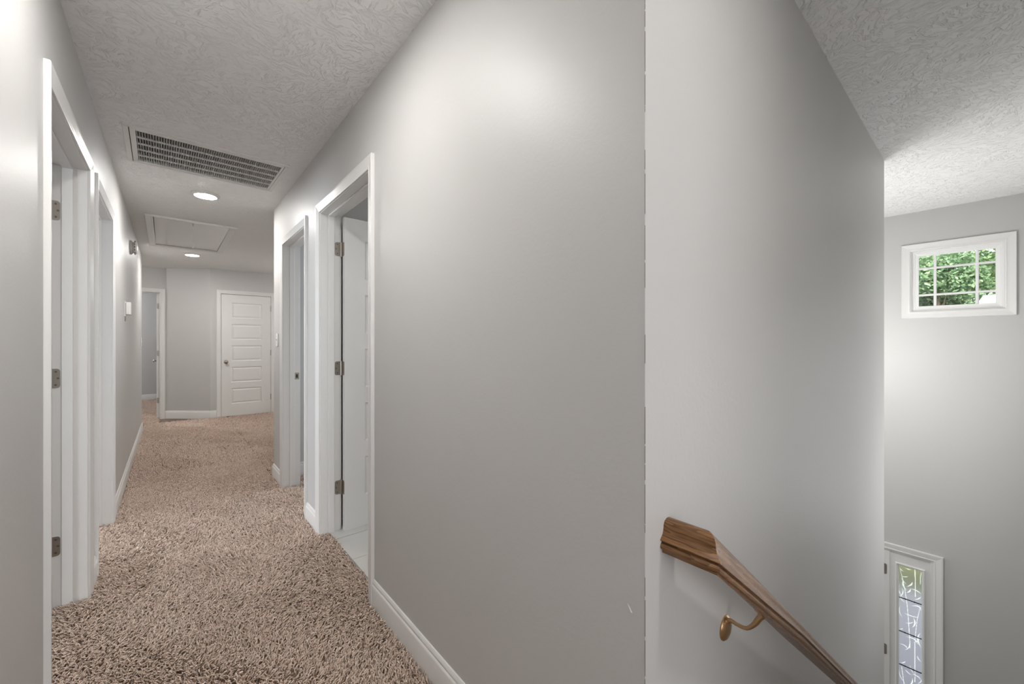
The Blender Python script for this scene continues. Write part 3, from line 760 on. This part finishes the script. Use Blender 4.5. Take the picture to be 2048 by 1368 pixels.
def tree(loc, h, r, m, seed, label, n=14000):
    rg_ = np.random.default_rng(seed); t = empty('tree', loc); tag(t, label, 'tree', 'trees across the road')
    pts = [(0, 0, 0), (.1, .05, h*.3), (-.1, .1, h*.6), (0, 0, h*.9)]
    b = MB().tube(pts, [.22, .17, .10, .03], 8)
    for k in range(7):
        a = k*2.4; z = h*(.3+.08*k); b.tube([(0, 0, z), (math.cos(a)*r*.5, math.sin(a)*r*.5, z+h*.10), (math.cos(a)*r*.8, math.sin(a)*r*.8, z+h*.14)], [.05, .025, .01], 6)
    b.build('trunk', 'bark', t)
    # crown: leaf clusters inside a lumpy set of balls
    cs = []
    for k in range(44):
        z = rg_.uniform(.12, .95)*h; rad = r*math.sqrt(max(.05, 1-((z/h-.5)/.5)**2))
        a = rg_.uniform(0, 6.28); q = rad*math.sqrt(rg_.uniform(0, 1))*.8; cs.append((q*math.cos(a), q*math.sin(a), z, r*rg_.uniform(.25, .42)))
    cs = np.array(cs); pick = rg_.integers(0, len(cs), n); c = cs[pick]
    d = rg_.normal(size=(n, 3)); d /= np.linalg.norm(d, axis=1)[:, None]; p = c[:, :3]+d*c[:, 3:]*rg_.uniform(.6, 1, (n, 1))
    p[:, 2] = np.maximum(p[:, 2], rg_.uniform(.15, .9, n))
    u = rg_.normal(size=(n, 3)); u /= np.linalg.norm(u, axis=1)[:, None]; vv = np.cross(u, rg_.normal(size=(n, 3))); vv /= np.linalg.norm(vv, axis=1)[:, None]
    s = rg_.uniform(.07, .155, (n, 1)); quad = np.stack([p-u*s, p-vv*s*.5, p+u*s, p+vv*s*.5], 1).reshape(-1, 3)
    me = bpy.data.meshes.new('foliage'); me.from_pydata(quad.tolist(), [], np.arange(4*n).reshape(n, 4).tolist()); me.materials.append(M[m])
    at = me.attributes.new('yarn', 'FLOAT', 'POINT'); at.data.foreach_set('value', np.repeat(rg_.uniform(0, 1, n), 4).astype(np.float32))
    o = bpy.data.objects.new('foliage', me); COL.objects.link(o); o.parent = t
GZ = ZB-.27
tree((33, 3.4, GZ), 11.5, 2.4, 'leafa', 1, 'tall leafy tree with slim pale branches behind the top pane beside the stair wall')
tree((32, -.9, GZ), 11.5, 2.3, 'leafa', 2, 'bright green leafy tree behind the window, just past the gap of sky')
tree((30, 1.5, GZ), 8.9, 2.2, 'leafb', 3, 'rounded tree filling the large centre pane of the window')
tree((29, -2.2, GZ), 9.4, 2.5, 'leafb', 4, 'darker tree above the neighbouring roof')
tree((27, 2.4, GZ), 5.9, 1.8, 'leafa', 5, 'low bushy tree in the lower panes of the window, left of the roof', n=4000)
tree((44, 1.3, GZ), 10.5, 4.2, 'leafb', 6, 'broad tree farthest back behind the window, under the gap of sky')
tree((36, -4.5, GZ), 10, 3.0, 'leafa', 7, 'large green tree beyond the neighbouring house')
tree((32, 7.5, GZ), 9.5, 3.0, 'leafb', 8, 'dense tree beyond the entry door')

# ------------------------------------------------------------------ carpet pile
def pile(name, rects, density, length, rad, segs, seed, label):
    g = np.random.default_rng(seed); P = []
    for (x0, x1, y0, y1) in rects:
        n = int((x1-x0)*(y1-y0)*density); P.append(np.stack([g.uniform(x0, x1, n), g.uniform(y0, y1, n)], 1))
    P = np.concatenate(P); n = len(P)
    x, y = P[:, 0], P[:, 1]
    # the pile leans in loose swirls
    fld = 1.6*np.sin(x*5.1+np.sin(y*3.3)*1.7)+1.5*np.sin(y*2.3+np.sin(x*4.2)*1.3)+.8*np.sin(x*13+y*9)
    a = fld+g.normal(0, .9, n); lean = np.clip(g.normal(.95, .28, n)+.18*np.sin(y*3.1+x*2), .25, 1.35)
    L = length*g.uniform(.8, 1.2, n); twist = g.normal(0, 1.0, n)
    # spine points
    pts = [np.stack([x, y, np.zeros(n)], 1)]; dirs = []
    for k in range(segs):
        t = (k+.5)/segs; le = lean*(.25+1.15*t); az = a+twist*t
        d = np.stack([np.sin(le)*np.cos(az), np.sin(le)*np.sin(az), np.cos(le)], 1); dirs.append(d)
        pts.append(pts[-1]+d*(L/segs)[:, None])
    dirs.append(dirs[-1]); rads = np.linspace(1.0, .75, segs+1)
    V = []
    for k in range(segs+1):
        d = dirs[min(k, segs)]; ref = np.stack([-np.sin(a), np.cos(a), np.zeros(n)], 1)
        u = np.cross(d, ref); u /= np.linalg.norm(u, axis=1)[:, None]; vv = np.cross(d, u)
        for j in range(3):
            th = 2*PI*j/3+k*.7; V.append(pts[k]+(u*math.cos(th)+vv*math.sin(th))*rad*rads[k]*g.uniform(.85, 1.15, (n, 1)))
    m = 3*(segs+1); V = np.stack(V, 1).reshape(-1, 3).astype(np.float32)
    F = []
    for k in range(segs):
        for j in range(3):
            p, q = k*3+j, k*3+(j+1) % 3; F.append((p, q, q+3, p+3))
    F = np.array(F); nf = len(F)
    base = (np.arange(n)*m)[:, None, None]
    quads = (F[None]+base).reshape(-1, 4)
    cap = (np.array([[segs*3, segs*3+1, segs*3+2]])[None]+base).reshape(-1, 3)
    me = bpy.data.meshes.new(name); me.vertices.add(len(V)); me.vertices.foreach_set('co', V.ravel())
    loops = np.concatenate([quads.ravel(), cap.ravel()]).astype(np.int32)
    me.loops.add(len(loops)); me.loops.foreach_set('vertex_index', loops)
    starts = np.concatenate([np.arange(len(quads))*4, len(quads)*4+np.arange(len(cap))*3]).astype(np.int32)
    me.polygons.add(len(starts)); me.polygons.foreach_set('loop_start', starts)
    me.polygons.foreach_set('use_smooth', np.ones(len(starts), bool))
    me.update(calc_edges=True)
    me.materials.append(M['pile'])
    at = me.attributes.new('yarn', 'FLOAT', 'POINT'); at.data.foreach_set('value', np.repeat(np.clip(g.normal(.5, .22, n), 0, 1), m).astype(np.float32))
    o = bpy.data.objects.new(name, me); COL.objects.link(o)
    return tag(o, label, 'carpet', kind='stuff')
e = .012
pile('carpet_pile', [(XL+e, XR-e, .6, 3.1), (XL-T, XL+e, L1[0], L1[1]), (XR-e, XR+.05, R1[0], R1[1])], 17500, .027, .0027, 3, 1, 'beige brown frieze carpet of the near half of the hall')
pile('carpet_pile', [(XL+e, XR-e, 3.12, 4.98), (XL-T-.3, XL+e, L2[0], L2[1]), (XR-e, XR+T-.01, R2[0]+.01, R2[1]-.01)], 13000, .027, .0030, 3, 2, 'beige brown frieze carpet of the middle of the hall around the second doorways')
pile('carpet_pile', [(XL+e, XR-e, 5.0, 8.12), (XR, 1.7, 4.22, 8.12)], 6500, .028, .0036, 2, 3, 'beige brown carpet before the closed panelled door at the end of the hall')
pile('carpet_pile', [(EL[0]+.01, EL[1]-.01, 8.2, 11.6)], 6500, .028, .0036, 2, 4, 'brown carpet seen through the open doorway of the far bedroom')
pile('carpet_pile', [(XR+T, 1.6, 3.02, 4.07)], 9000, .027, .0032, 2, 5, 'beige carpet inside the small room behind the doorway with the strike plate')
